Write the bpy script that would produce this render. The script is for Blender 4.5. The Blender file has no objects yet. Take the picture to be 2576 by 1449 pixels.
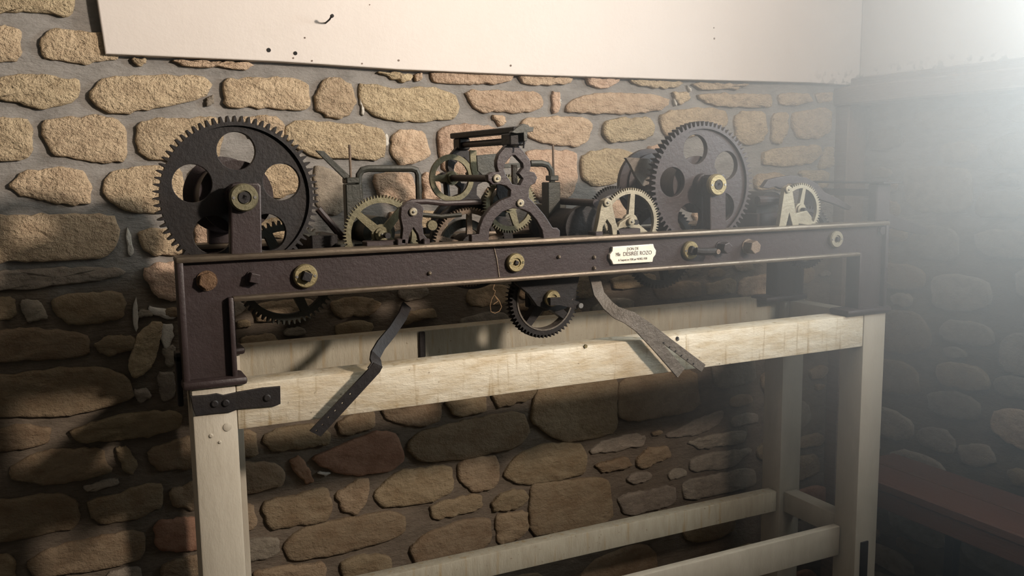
import bpy, bmesh, math, random
from mathutils import Vector, Matrix, noise
random.seed(7)
SC = bpy.context.scene
COL = SC.collection
PI = math.pi

# ------------------------------------------------------------------ camera
YAW, PITCH, ROLL, FPX = 0.45218, 0.13182, -0.01277, 2252.97
CAM = Vector((-0.1624, -1.7166, 1.603))
FW = Vector((math.sin(YAW)*math.cos(PITCH), math.cos(YAW)*math.cos(PITCH), -math.sin(PITCH)))
_r0 = Vector((math.cos(YAW), -math.sin(YAW), 0)); _u0 = _r0.cross(FW)
RT = _r0*math.cos(ROLL) + _u0*math.sin(ROLL); UP = RT.cross(FW)
cd = bpy.data.cameras.new('camera'); cam = bpy.data.objects.new('camera', cd); COL.objects.link(cam)
cd.sensor_width = 36; cd.lens = 36*FPX/2576; cd.clip_start = .02
m = Matrix.Identity(4)
for i in range(3):
    m[i][0] = RT[i]; m[i][1] = UP[i]; m[i][2] = -FW[i]; m[i][3] = CAM[i]
cam.matrix_world = m
SC.camera = cam

# ------------------------------------------------------------------ world, lights, exposure
w = bpy.data.worlds.new('world'); SC.world = w; w.use_nodes = True
bg = w.node_tree.nodes['Background']; bg.inputs[0].default_value = (.62, .75, .85, 1); bg.inputs[1].default_value = .35
vs = SC.view_settings
vs.view_transform = 'Standard'; vs.look = 'None'; vs.gamma = 1; vs.use_curve_mapping = False
vs.exposure = 0.05
LAMP = Vector((1.75, -1.95, 2.36))
LAMP_W, GLARE_FILL_W = 490, 82
SC.cycles.volume_step_rate = 4.0; SC.cycles.use_adaptive_sampling = True; SC.cycles.adaptive_threshold = .05; SC.cycles.max_bounces = 3; SC.cycles.diffuse_bounces = 2; SC.cycles.glossy_bounces = 2; SC.cycles.volume_bounces = 0
SC.cycles.sample_clamp_indirect = 4
ld = bpy.data.lights.new('spot_light', 'SPOT'); lo = bpy.data.objects.new('spot_light', ld); COL.objects.link(lo)
ld.energy = LAMP_W; ld.color = (1, .88, .76); ld.shadow_soft_size = .10; lo.location = LAMP
AIM = Vector((.62, .55, 2.14)); ld.spot_size = math.radians(90); ld.spot_blend = .95
lo.rotation_euler = (AIM-LAMP).to_track_quat('-Z', 'Y').to_euler()
ad = bpy.data.lights.new('glare_fill', 'AREA'); ao = bpy.data.objects.new('glare_fill', ad); COL.objects.link(ao)  # added unseen light that brightens the glare volume
ad.energy = GLARE_FILL_W; ad.color = (.80, .94, 1.0); ad.shape = 'RECTANGLE'; ad.size = .56; ad.size_y = .48
ao.location = (2.40, -.74, 2.06); ao.rotation_euler = (0, PI/2, 0)

def at(px, py, Y):                       # a photo pixel read on a plane parallel to the back wall
    d = FW + RT*((px-1288)/FPX) - UP*((py-724.5)/FPX)
    return CAM + d*((Y-CAM.y)/d.y)
def atX(px, py, X):                      # the same on a plane parallel to the right wall
    d = FW + RT*((px-1288)/FPX) - UP*((py-724.5)/FPX)
    return CAM + d*((X-CAM.x)/d.x)
def xz(pts, Y): return [(lambda p: (p.x, p.z))(at(a, b, Y)) for a, b in pts]

# ------------------------------------------------------------------ materials
def mat(name, col, rough=.7, metal=0., bump=0., bscale=60., var=0., vscale=8., vcol=None, stretch=(1,1,1), rnd=0., spec=.5, extra=None):
    M = bpy.data.materials.new(name); M.use_nodes = True
    N = M.node_tree.nodes; L = M.node_tree.links
    B = N['Principled BSDF']
    B.inputs['Roughness'].default_value = rough; B.inputs['Metallic'].default_value = metal
    B.inputs['Specular IOR Level'].default_value = spec
    tc = N.new('ShaderNodeTexCoord'); g = N.new('ShaderNodeNewGeometry')
    mp = N.new('ShaderNodeMapping'); mp.inputs['Scale'].default_value = stretch
    L.new(g.outputs['Position'], mp.inputs['Vector'])
    c = N.new('ShaderNodeRGB'); c.outputs[0].default_value = (*col, 1); out = c.outputs[0]
    if var > 0:
        n = N.new('ShaderNodeTexNoise'); n.inputs['Scale'].default_value = vscale; n.inputs['Detail'].default_value = 4
        n.inputs['Roughness'].default_value = .65
        L.new(mp.outputs[0], n.inputs['Vector'])
        r = N.new('ShaderNodeMapRange'); r.inputs['From Min'].default_value = .42; r.inputs['From Max'].default_value = .68
        r.inputs['To Max'].default_value = var
        L.new(n.outputs[0], r.inputs[0])
        mx = N.new('ShaderNodeMixRGB'); L.new(r.outputs[0], mx.inputs[0]); L.new(out, mx.inputs[1])
        mx.inputs[2].default_value = (*(vcol or tuple(x*.5 for x in col)), 1); out = mx.outputs[0]
    if rnd > 0:
        oi = N.new('ShaderNodeObjectInfo'); hs = N.new('ShaderNodeHueSaturation')
        r1 = N.new('ShaderNodeMapRange'); r1.inputs['To Min'].default_value = 1-rnd; r1.inputs['To Max'].default_value = 1+rnd
        L.new(oi.outputs['Random'], r1.inputs[0]); L.new(r1.outputs[0], hs.inputs['Value'])
        ml = N.new('ShaderNodeMath'); ml.operation = 'MULTIPLY'; ml.inputs[1].default_value = 7.31
        fr = N.new('ShaderNodeMath'); fr.operation = 'FRACT'
        L.new(oi.outputs['Random'], ml.inputs[0]); L.new(ml.outputs[0], fr.inputs[0])
        r2 = N.new('ShaderNodeMapRange'); r2.inputs['To Min'].default_value = .493; r2.inputs['To Max'].default_value = .506
        L.new(fr.outputs[0], r2.inputs[0]); L.new(r2.outputs[0], hs.inputs['Hue'])
        L.new(out, hs.inputs['Color']); out = hs.outputs[0]
    if extra: out = extra(N, L, out, g)
    L.new(out, B.inputs['Base Color'])
    if bump > 0:
        n2 = N.new('ShaderNodeTexNoise'); n2.inputs['Scale'].default_value = bscale; n2.inputs['Detail'].default_value = 4
        n2.inputs['Roughness'].default_value = .7
        L.new(mp.outputs[0], n2.inputs['Vector'])
        b = N.new('ShaderNodeBump'); b.inputs['Strength'].default_value = min(1, bump); b.inputs['Distance'].default_value = .006*max(1, bump)
        L.new(n2.outputs[0], b.inputs['Height']); L.new(b.outputs[0], B.inputs['Normal'])
    return M

STONE_STRETCH = (1, 1, 1.35)
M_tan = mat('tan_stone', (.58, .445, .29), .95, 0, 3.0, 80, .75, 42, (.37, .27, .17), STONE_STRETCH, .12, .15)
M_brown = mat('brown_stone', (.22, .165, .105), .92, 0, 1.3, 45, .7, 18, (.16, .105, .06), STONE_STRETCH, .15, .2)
M_pink = mat('pinkish_stone', (.54, .39, .275), .94, 0, 2.2, 70, .7, 28, (.35, .23, .15), STONE_STRETCH, .12, .15)
M_red = mat('red_stone', (.26, .155, .10), .92, 0, 1.0, 30, .7, 20, (.17, .085, .05), STONE_STRETCH, .1, .2)
M_grey = mat('grey_rubble', (.24, .20, .155), .94, 0, 1.2, 40, .7, 24, (.14, .115, .09), STONE_STRETCH, .2, .2)
def lower_joints(N, L, out, g):             # grey mortar above, darker and browner below about bed height, ragged edge
    s = N.new('ShaderNodeSeparateXYZ'); L.new(g.outputs['Position'], s.inputs[0])
    n = N.new('ShaderNodeTexNoise'); n.inputs['Scale'].default_value = 3.5; n.inputs['Detail'].default_value = 5; L.new(g.outputs['Position'], n.inputs['Vector'])
    ml = N.new('ShaderNodeMath'); ml.operation = 'MULTIPLY_ADD'; ml.inputs[1].default_value = .5; L.new(n.outputs[0], ml.inputs[0]); L.new(s.outputs['Z'], ml.inputs[2])
    r = N.new('ShaderNodeMapRange'); r.inputs['From Min'].default_value = 1.66; r.inputs['From Max'].default_value = 1.58; L.new(ml.outputs[0], r.inputs[0])
    mx = N.new('ShaderNodeMixRGB'); L.new(r.outputs[0], mx.inputs[0]); L.new(out, mx.inputs[1])
    n2 = N.new('ShaderNodeMixRGB'); n2.blend_type = 'MULTIPLY'; n2.inputs[0].default_value = 1; L.new(out, n2.inputs[1]); n2.inputs[2].default_value = (.58, .50, .42, 1)
    L.new(n2.outputs[0], mx.inputs[2]); return mx.outputs[0]
M_mortar = mat('mortar', (.255, .235, .213), .97, 0, 1.0, 30, .7, 11, (.155, .142, .128), (1, 1, 2.5), 0, .1, extra=lower_joints)
M_lime = mat('lime_mortar', (.52, .48, .42), .97, 0, .8, 60, .5, 40, (.36, .32, .27), (1,1,1), .1, .1)

def panel_dirt(N, L, out, g):            # grime in the corner above the bottom edge, and scuffs along it
    s = N.new('ShaderNodeSeparateXYZ'); L.new(g.outputs['Position'], s.inputs[0])
    a = N.new('ShaderNodeMapRange'); a.inputs['From Min'].default_value = 1.93; a.inputs['From Max'].default_value = 1.865
    L.new(s.outputs['Z'], a.inputs[0])
    b = N.new('ShaderNodeMapRange'); b.inputs['From Min'].default_value = 1.98; b.inputs['From Max'].default_value = 2.2
    L.new(s.outputs['X'], b.inputs[0])
    n = N.new('ShaderNodeTexNoise'); n.inputs['Scale'].default_value = 42; n.inputs['Detail'].default_value = 4
    L.new(g.outputs['Position'], n.inputs['Vector'])
    t = N.new('ShaderNodeMapRange'); t.inputs['From Min'].default_value = .52; t.inputs['From Max'].default_value = .60
    L.new(n.outputs[0], t.inputs[0])
    m1 = N.new('ShaderNodeMath'); m1.operation = 'MULTIPLY'; L.new(a.outputs[0], m1.inputs[0]); L.new(b.outputs[0], m1.inputs[1])
    m2 = N.new('ShaderNodeMath'); m2.operation = 'MULTIPLY'; L.new(m1.outputs[0], m2.inputs[0]); L.new(t.outputs[0], m2.inputs[1])
    mx = N.new('ShaderNodeMixRGB'); L.new(m2.outputs[0], mx.inputs[0]); L.new(out, mx.inputs[1]); mx.inputs[2].default_value = (.10, .085, .065, 1)
    return mx.outputs[0]
M_panel = mat('white_paint', (.58, .515, .465), .55, 0, .12, 25, .25, 5, (.52, .455, .40), extra=panel_dirt)

def wood_stain(N, L, out, g):            # vertical rust runs and dark scuffs on the old paint
    mp = N.new('ShaderNodeMapping'); mp.inputs['Scale'].default_value = (55, 55, 5); L.new(g.outputs['Position'], mp.inputs[0])
    n = N.new('ShaderNodeTexNoise'); n.inputs['Scale'].default_value = 1; n.inputs['Detail'].default_value = 3; L.new(mp.outputs[0], n.inputs['Vector'])
    r = N.new('ShaderNodeMapRange'); r.inputs['From Min'].default_value = .57; r.inputs['From Max'].default_value = .70; r.inputs['To Max'].default_value = .75
    L.new(n.outputs[0], r.inputs[0])
    mx = N.new('ShaderNodeMixRGB'); L.new(r.outputs[0], mx.inputs[0]); L.new(out, mx.inputs[1]); mx.inputs[2].default_value = (.30, .21, .10, 1)
    v = N.new('ShaderNodeTexNoise'); v.inputs['Scale'].default_value = 95; v.inputs['Detail'].default_value = 2; L.new(g.outputs['Position'], v.inputs['Vector'])
    r2 = N.new('ShaderNodeMapRange'); r2.inputs['From Min'].default_value = .69; r2.inputs['From Max'].default_value = .76; r2.inputs['To Max'].default_value = .7
    L.new(v.outputs[0], r2.inputs[0])
    m3 = N.new('ShaderNodeMixRGB'); L.new(r2.outputs[0], m3.inputs[0]); L.new(mx.outputs[0], m3.inputs[1]); m3.inputs[2].default_value = (.14, .10, .055, 1)
    return m3.outputs[0]
M_wood = mat('old_cream_paint', (.58, .515, .40), .6, 0, .4, 30, .8, 11, (.40, .30, .17), (1, 1, 3), extra=wood_stain)
M_post = mat('cream_paint', (.40, .35, .275), .6, 0, .18, 40, .5, 9, (.30, .255, .19), (2, 2, .6))
M_ply = mat('darker_cream_paint', (.37, .33, .25), .7, 0, .3, 30, .5, 12, (.26, .22, .155), (4, 4, 1), extra=wood_stain)  # darker, duller cream for the rear beam and rail
M_lintel = mat('weathered_wood', (.20, .145, .115), .85, 0, .6, 20, .5, 6, (.12, .085, .07), (8, 1, 8))
M_bench = mat('red_brown_wood', (.12, .052, .034), .6, 0, .4, 20, .5, 7, (.11, .045, .03), (8, 1, 8))
M_iron = mat('brown_iron_paint', (.030, .0195, .0188), .46, .05, .18, 90, .5, 25, (.019, .0125, .011), spec=.35)
M_edge = mat('worn_iron', (.15, .118, .085), .36, .55, .2, 120, .6, 30, (.08, .055, .04), (1, 4, 4))
M_black = mat('black_iron', (.013, .0108, .0105), .55, .1, .2, 90, .4, 20, (.022, .016, .013), spec=.28)
M_green = mat('oily_dark_iron', (.022, .022, .016), .5, .3, .2, 90, .4, 20, (.035, .03, .019))
M_rust = mat('rusty_iron', (.16, .115, .08), .7, .3, .5, 90, .6, 30, (.075, .05, .035))
M_lever = mat('grey_rusted_iron', (.125, .105, .085), .6, .3, .5, 90, .6, 30, (.06, .048, .038))
M_rustb = mat('rust_bolt', (.12, .065, .03), .8, .2, .8, 160, .6, 60, (.10, .05, .025))
M_dkbrass = mat('tarnished_brass', (.125, .108, .058), .55, .35, .25, 90, .6, 25, (.06, .054, .03))
M_brass = mat('brass', (.27, .22, .115), .42, .6, .2, 90, .5, 40, (.15, .115, .055))
M_pale = mat('pale_brass', (.235, .205, .145), .5, .45, .2, 90, .5, 30, (.14, .118, .08))
M_steel = mat('steel', (.45, .43, .40), .3, .9)
M_plate = mat('nameplate_metal', (.86, .80, .68), .3, .25, .05, 60, .3, 40, (.72, .62, .46))
M_ink = mat('engraved_ink', (.05, .035, .03), .6)
M_dark = mat('dark_hole', (.012, .010, .009), .9)
M_copper = mat('copper_wire', (.32, .20, .11), .4, .8)
M_floor = mat('stone_floor', (.16, .13, .105), .85, 0, .6, 8, .5, 4)
M_room = mat('room_plaster', (.60, .54, .47), .9, 0, .3, 8, .4, 3)
M_white = mat('ceiling_paint', (.74, .69, .62), .9)
M_glow = bpy.data.materials.new('bulb_glass'); M_glow.use_nodes = True
M_glow.node_tree.nodes['Principled BSDF'].inputs['Emission Color'].default_value = (1, .8, .6, 1)
M_glow.node_tree.nodes['Principled BSDF'].inputs['Emission Strength'].default_value = 30

# ------------------------------------------------------------------ builders
INV = {}
def link(o, parent=None):
    COL.objects.link(o)
    if parent is not None:
        o.parent = parent
        if parent.name in INV: o.matrix_parent_inverse = INV[parent.name]
    return o
def empty(name, loc):
    o = bpy.data.objects.new(name, None); COL.objects.link(o); o.location = loc; o.empty_display_size = .1
    INV[o.name] = Matrix.Translation(loc).inverted(); return o
def tag(o, label=None, cat=None, group=None, kind=None):
    if label: o['label'] = label
    if cat: o['category'] = cat
    if group: o['group'] = group
    if kind: o['kind'] = kind
    return o

def curve_geo(loops, y0, y1, bevel=0., bres=1):
    """flat plate with holes; loops in (x, z); stands between y0 (front) and y1"""
    cu = bpy.data.curves.new('c', 'CURVE'); cu.dimensions = '2D'; cu.fill_mode = 'BOTH'
    cu.extrude = max(0, (y1-y0)/2-bevel); cu.bevel_depth = bevel; cu.bevel_resolution = bres; cu.offset = -bevel
    for lp in loops:
        s = cu.splines.new('POLY'); s.points.add(len(lp)-1); s.use_cyclic_u = True
        for p, q in zip(s.points, lp): p.co = (q[0], q[1], 0, 1)
    ob = bpy.data.objects.new('c', cu)
    me = bpy.data.meshes.new_from_object(ob)
    V = [(v.co.x, (y0+y1)/2-v.co.z, v.co.y) for v in me.vertices]
    F = [tuple(p.vertices) for p in me.polygons]
    bpy.data.objects.remove(ob); bpy.data.curves.remove(cu); bpy.data.meshes.remove(me)
    return V, F

class MB:
    def __init__(s): s.v = []; s.f = []
    def add(s, V, F):
        o = len(s.v); s.v += [tuple(x) for x in V]; s.f += [tuple(i+o for i in f) for f in F]; return s
    def plate(s, loops, y0, y1, bevel=0.): return s.add(*curve_geo(loops, y0, y1, bevel))
    def box(s, x0, x1, y0, y1, z0, z1, b=.002, seg=1):
        bm = bmesh.new()
        bmesh.ops.create_cube(bm, size=1)
        for v in bm.verts:
            v.co = Vector(((x0+x1)/2+v.co.x*(x1-x0), (y0+y1)/2+v.co.y*(y1-y0), (z0+z1)/2+v.co.z*(z1-z0)))
        b = min(b, .45*min(abs(x1-x0), abs(y1-y0), abs(z1-z0)))
        if b > 0: bmesh.ops.bevel(bm, geom=bm.edges[:], offset=b, segments=seg, affect='EDGES', profile=.5)
        bm.verts.index_update()
        s.add([v.co[:] for v in bm.verts], [[v.index for v in f.verts] for f in bm.faces]); bm.free(); return s
    def pbox(s, px0, px1, py0, py1, y0, y1, b=.002):      # a box whose front face fills a pixel rectangle at depth y0
        a = at(px0, py1, y0); c = at(px1, py0, y0)
        return s.box(a.x, c.x, y0, y1, a.z, c.z, b)
    def lathe(s, x, z, prof, n=32):                       # axis along Y: prof = [(y, r)...]
        o = len(s.v)
        for y, r in prof:
            for k in range(n):
                a = 2*PI*k/n; s.v.append((x+r*math.cos(a), y, z+r*math.sin(a)))
        for j in range(len(prof)-1):
            for k in range(n):
                k2 = (k+1) % n
                s.f.append((o+j*n+k, o+j*n+k2, o+(j+1)*n+k2, o+(j+1)*n+k))
        s.f.append(tuple(o+k for k in range(n))[::-1]); e = o+(len(prof)-1)*n
        s.f.append(tuple(e+k for k in range(n)))
        return s
    def tube(s, pts, r, n=10, flat=1.):
        pts = [Vector(p) for p in pts]; o = len(s.v)
        for i, p in enumerate(pts):
            t = (pts[min(i+1, len(pts)-1)]-pts[max(i-1, 0)]).normalized()
            a = t.cross(Vector((0, 1, 0)))
            if a.length < .1: a = t.cross(Vector((0, 0, 1)))
            a.normalize(); b = t.cross(a)
            for k in range(n):
                q = 2*PI*k/n; s.v.append(tuple(p+a*r*math.cos(q)+b*r*flat*math.sin(q)))
        for i in range(len(pts)-1):
            for k in range(n):
                k2 = (k+1) % n; s.f.append((o+i*n+k, o+i*n+k2, o+(i+1)*n+k2, o+(i+1)*n+k))
        s.f.append(tuple(o+k for k in range(n))[::-1]); e = o+(len(pts)-1)*n; s.f.append(tuple(e+k for k in range(n)))
        return s
    def ribbon(s, pts, width, thick):                     # flat bar bent along pts (world), its face towards -Y
        pts = [Vector(p) for p in pts]; o = len(s.v); n = len(pts)
        for i, p in enumerate(pts):
            t = (pts[min(i+1, n-1)]-pts[max(i-1, 0)]).normalized()
            a = t.cross(Vector((0, 1, 0))).normalized(); b = t.cross(a).normalized()
            for sa, sb in ((-1, -1), (1, -1), (1, 1), (-1, 1)):
                s.v.append(tuple(p+a*width/2*sa+b*thick/2*sb))
        for i in range(n-1):
            for k in range(4):
                k2 = (k+1) % 4; s.f.append((o+i*4+k, o+i*4+k2, o+i*4+4+k2, o+i*4+4+k))
        s.f.append((o+3, o+2, o+1, o)); e = o+(n-1)*4; s.f.append((e, e+1, e+2, e+3)); return s
    def build(s, name, material, parent=None, smooth=25, shift=None):
        me = bpy.data.meshes.new(name); me.from_pydata(s.v, [], s.f); me.update()
        bm = bmesh.new(); bm.from_mesh(me); bmesh.ops.recalc_face_normals(bm, faces=bm.faces[:]); bm.to_mesh(me); bm.free()
        me.materials.append(material)
        if smooth:
            me.polygons.foreach_set('use_smooth', [True]*len(me.polygons))
            me.set_sharp_from_angle(angle=math.radians(smooth))
        o = bpy.data.objects.new(name, me); link(o, parent)
        return o

def circle(x, z, r, n=28, a0=0): return [(x+r*math.cos(a0+2*PI*k/n), z+r*math.sin(a0+2*PI*k/n)) for k in range(n)]
def teeth(x, z, R, n, h):
    out = []; p = 2*PI/n
    for i in range(n):
        a = i*p
        for da, r in ((-.27, R-h), (-.13, R-h*.25), (-.06, R), (.06, R), (.13, R-h*.25), (.27, R-h)):
            out.append((x+r*math.cos(a+da*p), z+r*math.sin(a+da*p)))
    return out
def windows(x, z, ri, rh, n, half, phi):                  # the openings between n spokes
    out = []
    for i in range(n):
        a0 = phi+2*PI*i/n; a1 = phi+2*PI*(i+1)/n
        lp = []
        b0 = a0+math.asin(min(.95, half/ri)); b1 = a1-math.asin(min(.95, half/ri))
        for k in range(13): q = b0+(b1-b0)*k/12; lp.append((x+ri*math.cos(q), z+ri*math.sin(q)))
        c0 = a0+math.asin(min(.95, half*1.3/rh)); c1 = a1-math.asin(min(.95, half*1.3/rh))
        if c1 > c0:
            for k in range(7): q = c1+(c0-c1)*k/6; lp.append((x+rh*math.cos(q), z+rh*math.sin(q)))
        out.append(lp)
    return out

# ------------------------------------------------------------------ room shell
YW, XR = .55, 2.235
def grid_wall(name, P0, U, V, nu, nv, nrm, amp, material, sc=7):
    vs_, fs = [], []
    for j in range(nv+1):
        for i in range(nu+1):
            p = Vector(P0)+Vector(U)*(i/nu)+Vector(V)*(j/nv)
            d = noise.fractal(p*sc, .9, 2.0, 4)*amp
            vs_.append(tuple(p+Vector(nrm)*d))
    for j in range(nv):
        for i in range(nu):
            a = j*(nu+1)+i; fs.append((a, a+1, a+nu+2, a+nu+1))
    # a thickness behind the face
    o = len(vs_); q = [Vector(P0), Vector(P0)+Vector(U), Vector(P0)+Vector(U)+Vector(V), Vector(P0)+Vector(V)]
    for c in q: vs_.append(tuple(c-Vector(nrm)*.02))
    for c in q: vs_.append(tuple(c-Vector(nrm)*.3))
    fs += [(o+4, o+5, o+6, o+7), (o, o+1, o+5, o+4), (o+1, o+2, o+6, o+5), (o+2, o+3, o+7, o+6), (o+3, o, o+4, o+7)]
    b = MB(); b.v = vs_; b.f = fs
    me = bpy.data.meshes.new(name); me.from_pydata(vs_, [], fs); me.update(); me.materials.append(material)
    me.polygons.foreach_set('use_smooth', [True]*len(me.polygons))
    o_ = bpy.data.objects.new(name, me); COL.objects.link(o_); tag(o_, kind='structure'); return o_
def shell(name, x0, x1, y0, y1, z0, z1, material):
    o = MB().box(x0, x1, y0, y1, z0, z1, 0).build(name, material, None, 0); tag(o, kind='structure'); return o
wall_back = grid_wall('wall_back', (-2.4, YW, 0), (4.935, 0, 0), (0, 0, 2.8), 300, 170, (0, -1, 0), .005, M_mortar)
tag(wall_back, 'rubble stone wall with grey mortar behind the clock movement')
wall_right = grid_wall('wall_right', (XR, YW, 0), (0, -1.01, 0), (0, 0, 2.8), 62, 170, (-1, 0, 0), .006, M_mortar)
tag(wall_right, 'hazy rubble stone return wall with a timber lintel')
WY0, WY1, WZ0, WZ1 = -1.02, -.46, 1.74, 2.38          # opening for an added, unseen window that lights the glare volume
for a in ((-4.2, WY0, 0, 2.8), (WY0, WY1, 0, WZ0), (WY0, WY1, WZ1, 2.8)):
    MB().box(XR, XR+.3, a[0], a[1], a[2], a[3], 0).build('wall_section', M_room, wall_right, 0)
tag(shell('floor', -2.4, XR+.3, -4.2, YW, -.1, 0, M_floor), 'dark stone floor under the timber stand')
tag(shell('ceiling', -2.4, XR+.3, -4.2, YW, 2.8, 2.9, M_white), 'pale painted ceiling of the room')
tag(shell('wall_left', -2.5, -2.4, -4.2, YW, 0, 2.8, M_room), 'plain plastered side wall of the room')
tag(shell('wall_front', -2.5, XR+.3, -4.3, -4.2, 0, 2.8, M_room), 'plain plastered wall facing the clock movement')
wn = empty('added_window_1', (XR+.1, (WY0+WY1)/2, WZ0)); tag(wn, 'added unseen four-pane window that lights the glare volume', kind='structure')
for a in ((WY0, WY0+.03), (WY1-.03, WY1), ((WY0+WY1)/2-.012, (WY0+WY1)/2+.012)):
    MB().box(XR+.10, XR+.13, a[0], a[1], WZ0, WZ1, .003).build('added_window_frame', M_white, wn)
for a in ((WZ0, WZ0+.03), ((WZ0+WZ1)/2-.012, (WZ0+WZ1)/2+.012), (WZ1-.03, WZ1)):
    MB().box(XR+.10, XR+.13, WY0+.031, WY1-.031, a[0], a[1], .003).build('added_window_rail', M_white, wn)
# ---- the spotlight that lights the clock
pl = empty('spotlight', (LAMP.x, LAMP.y, 2.8)); tag(pl, 'small black ceiling spotlight aimed at the clock movement', 'lamp')
dr = (AIM-LAMP).normalized(); hd = LAMP-dr*.03; tl = LAMP-dr*.16
MB().tube([(tl.x, tl.y, 2.8), (tl.x, tl.y, tl.z+.03)], .008).build('stem', M_black, pl)
MB().tube([tl, tl+dr*.02, hd], .05, 20).build('spot_head', M_black, pl)
MB().tube([hd, hd+dr*.006], .042, 20).build('lens', M_glow, pl)

# ------------------------------------------------------------------ stones
def resample(pts, n):
    for _ in range(1):
        q = []
        for i in range(len(pts)):
            a = pts[i]; b = pts[(i+1) % len(pts)]
            q += [(a[0]*.86+b[0]*.14, a[1]*.86+b[1]*.14), (a[0]*.14+b[0]*.86, a[1]*.14+b[1]*.86)]
        pts = q
    L = [0]
    for i in range(len(pts)):
        a = pts[i]; b = pts[(i+1) % len(pts)]; L.append(L[-1]+math.hypot(b[0]-a[0], b[1]-a[1]))
    out = []; j = 0
    for k in range(n):
        t = L[-1]*k/n
        while L[j+1] < t: j += 1
        f = (t-L[j])/max(1e-9, L[j+1]-L[j]); a = pts[j]; b = pts[(j+1) % len(pts)]
        out.append((a[0]+(b[0]-a[0])*f, a[1]+(b[1]-a[1])*f))
    return out
BOXES = {'b': [], 'r': []}
def stone(loop, wall, material, proud=.013, n=40, rough=.0035):
    """loop in wall coordinates (u, z); u = X on the back wall, -Y on the right wall"""
    us = [p[0] for p in loop]; zs = [p[1] for p in loop]
    BOXES[wall].append((min(us), max(us), min(zs), max(zs)))
    cx = sum(us)/len(us); cz = sum(zs)/len(zs)
    size = min(max(us)-min(us), max(zs)-min(zs))
    lp = resample([(p[0]-cx, p[1]-cz) for p in loop], n)
    s0 = random.random()*50
    lp = [(x*1.045, z*1.07) for x, z in lp]
    lp = [(x+noise.noise((x*45+s0, z*45, 0))*.005+noise.noise((x*160, z*160+s0, 4))*.0028, z+noise.noise((x*45, z*45+s0, 9))*.005+noise.noise((x*160+s0, z*160, 7))*.0028) for x, z in lp]
    V = []; F = []
    ins = min(.010, size*.14)
    for sc_, d in ((0, -.012), (0, .55), (.25, .88), (1.0, 1.0)):
        for x, z in lp:
            r = max(1e-5, math.hypot(x, z)); k = max(.2, 1-ins*sc_/r)
            dd = d*proud if d > 0 else d
            if d > .5: dd += noise.noise((x*28+s0, z*42, 3))*rough*d
            V.append((x*k, dd, z*k))
    for sc_ in (.66, .33):
        for i, (x, z) in enumerate(lp):
            X, Z = V[3*n+i][0]*sc_, V[3*n+i][2]*sc_
            V.append((X, proud*1.08+noise.noise((X*28+s0, Z*42, 3))*rough*1.6, Z))
    V.append((0, proud*1.1+noise.noise((s0, 0, 3))*rough, 0))
    for j in range(5):
        for i in range(n):
            F.append((j*n+i, j*n+(i+1) % n, (j+1)*n+(i+1) % n, (j+1)*n+i))
    for i in range(n): F.append((5*n+i, 5*n+(i+1) % n, 6*n))
    if wall == 'b': W = [(x, -d, z) for x, d, z in V]; loc = (cx, YW, cz); par = wall_back
    else: W = [(-d, -x, z) for x, d, z in V]; loc = (XR, -cx, cz); par = wall_right
    me = bpy.data.meshes.new('stone'); me.from_pydata(W, [], F)
    bm = bmesh.new(); bm.from_mesh(me); bmesh.ops.recalc_face_normals(bm, faces=bm.faces[:])
    bm.faces.ensure_lookup_table()
    c = bm.faces[-1]; tgt = Vector((0, -1, 0)) if wall == 'b' else Vector((-1, 0, 0))
    if c.normal.dot(tgt) < 0: bmesh.ops.reverse_faces(bm, faces=bm.faces[:])
    bm.to_mesh(me); bm.free(); me.materials.append(material)
    me.polygons.foreach_set('use_smooth', [True]*len(me.polygons))
    o = bpy.data.objects.new('stone', me); COL.objects.link(o); o.location = loc; o.parent = par
    return o
KIND = {'t': (M_tan, .014, .0045), 'b': (M_brown, .012, .003), 'p': (M_pink, .014, .004), 'r': (M_red, .012, .003), 'g': (M_grey, .009, .003)}
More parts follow.
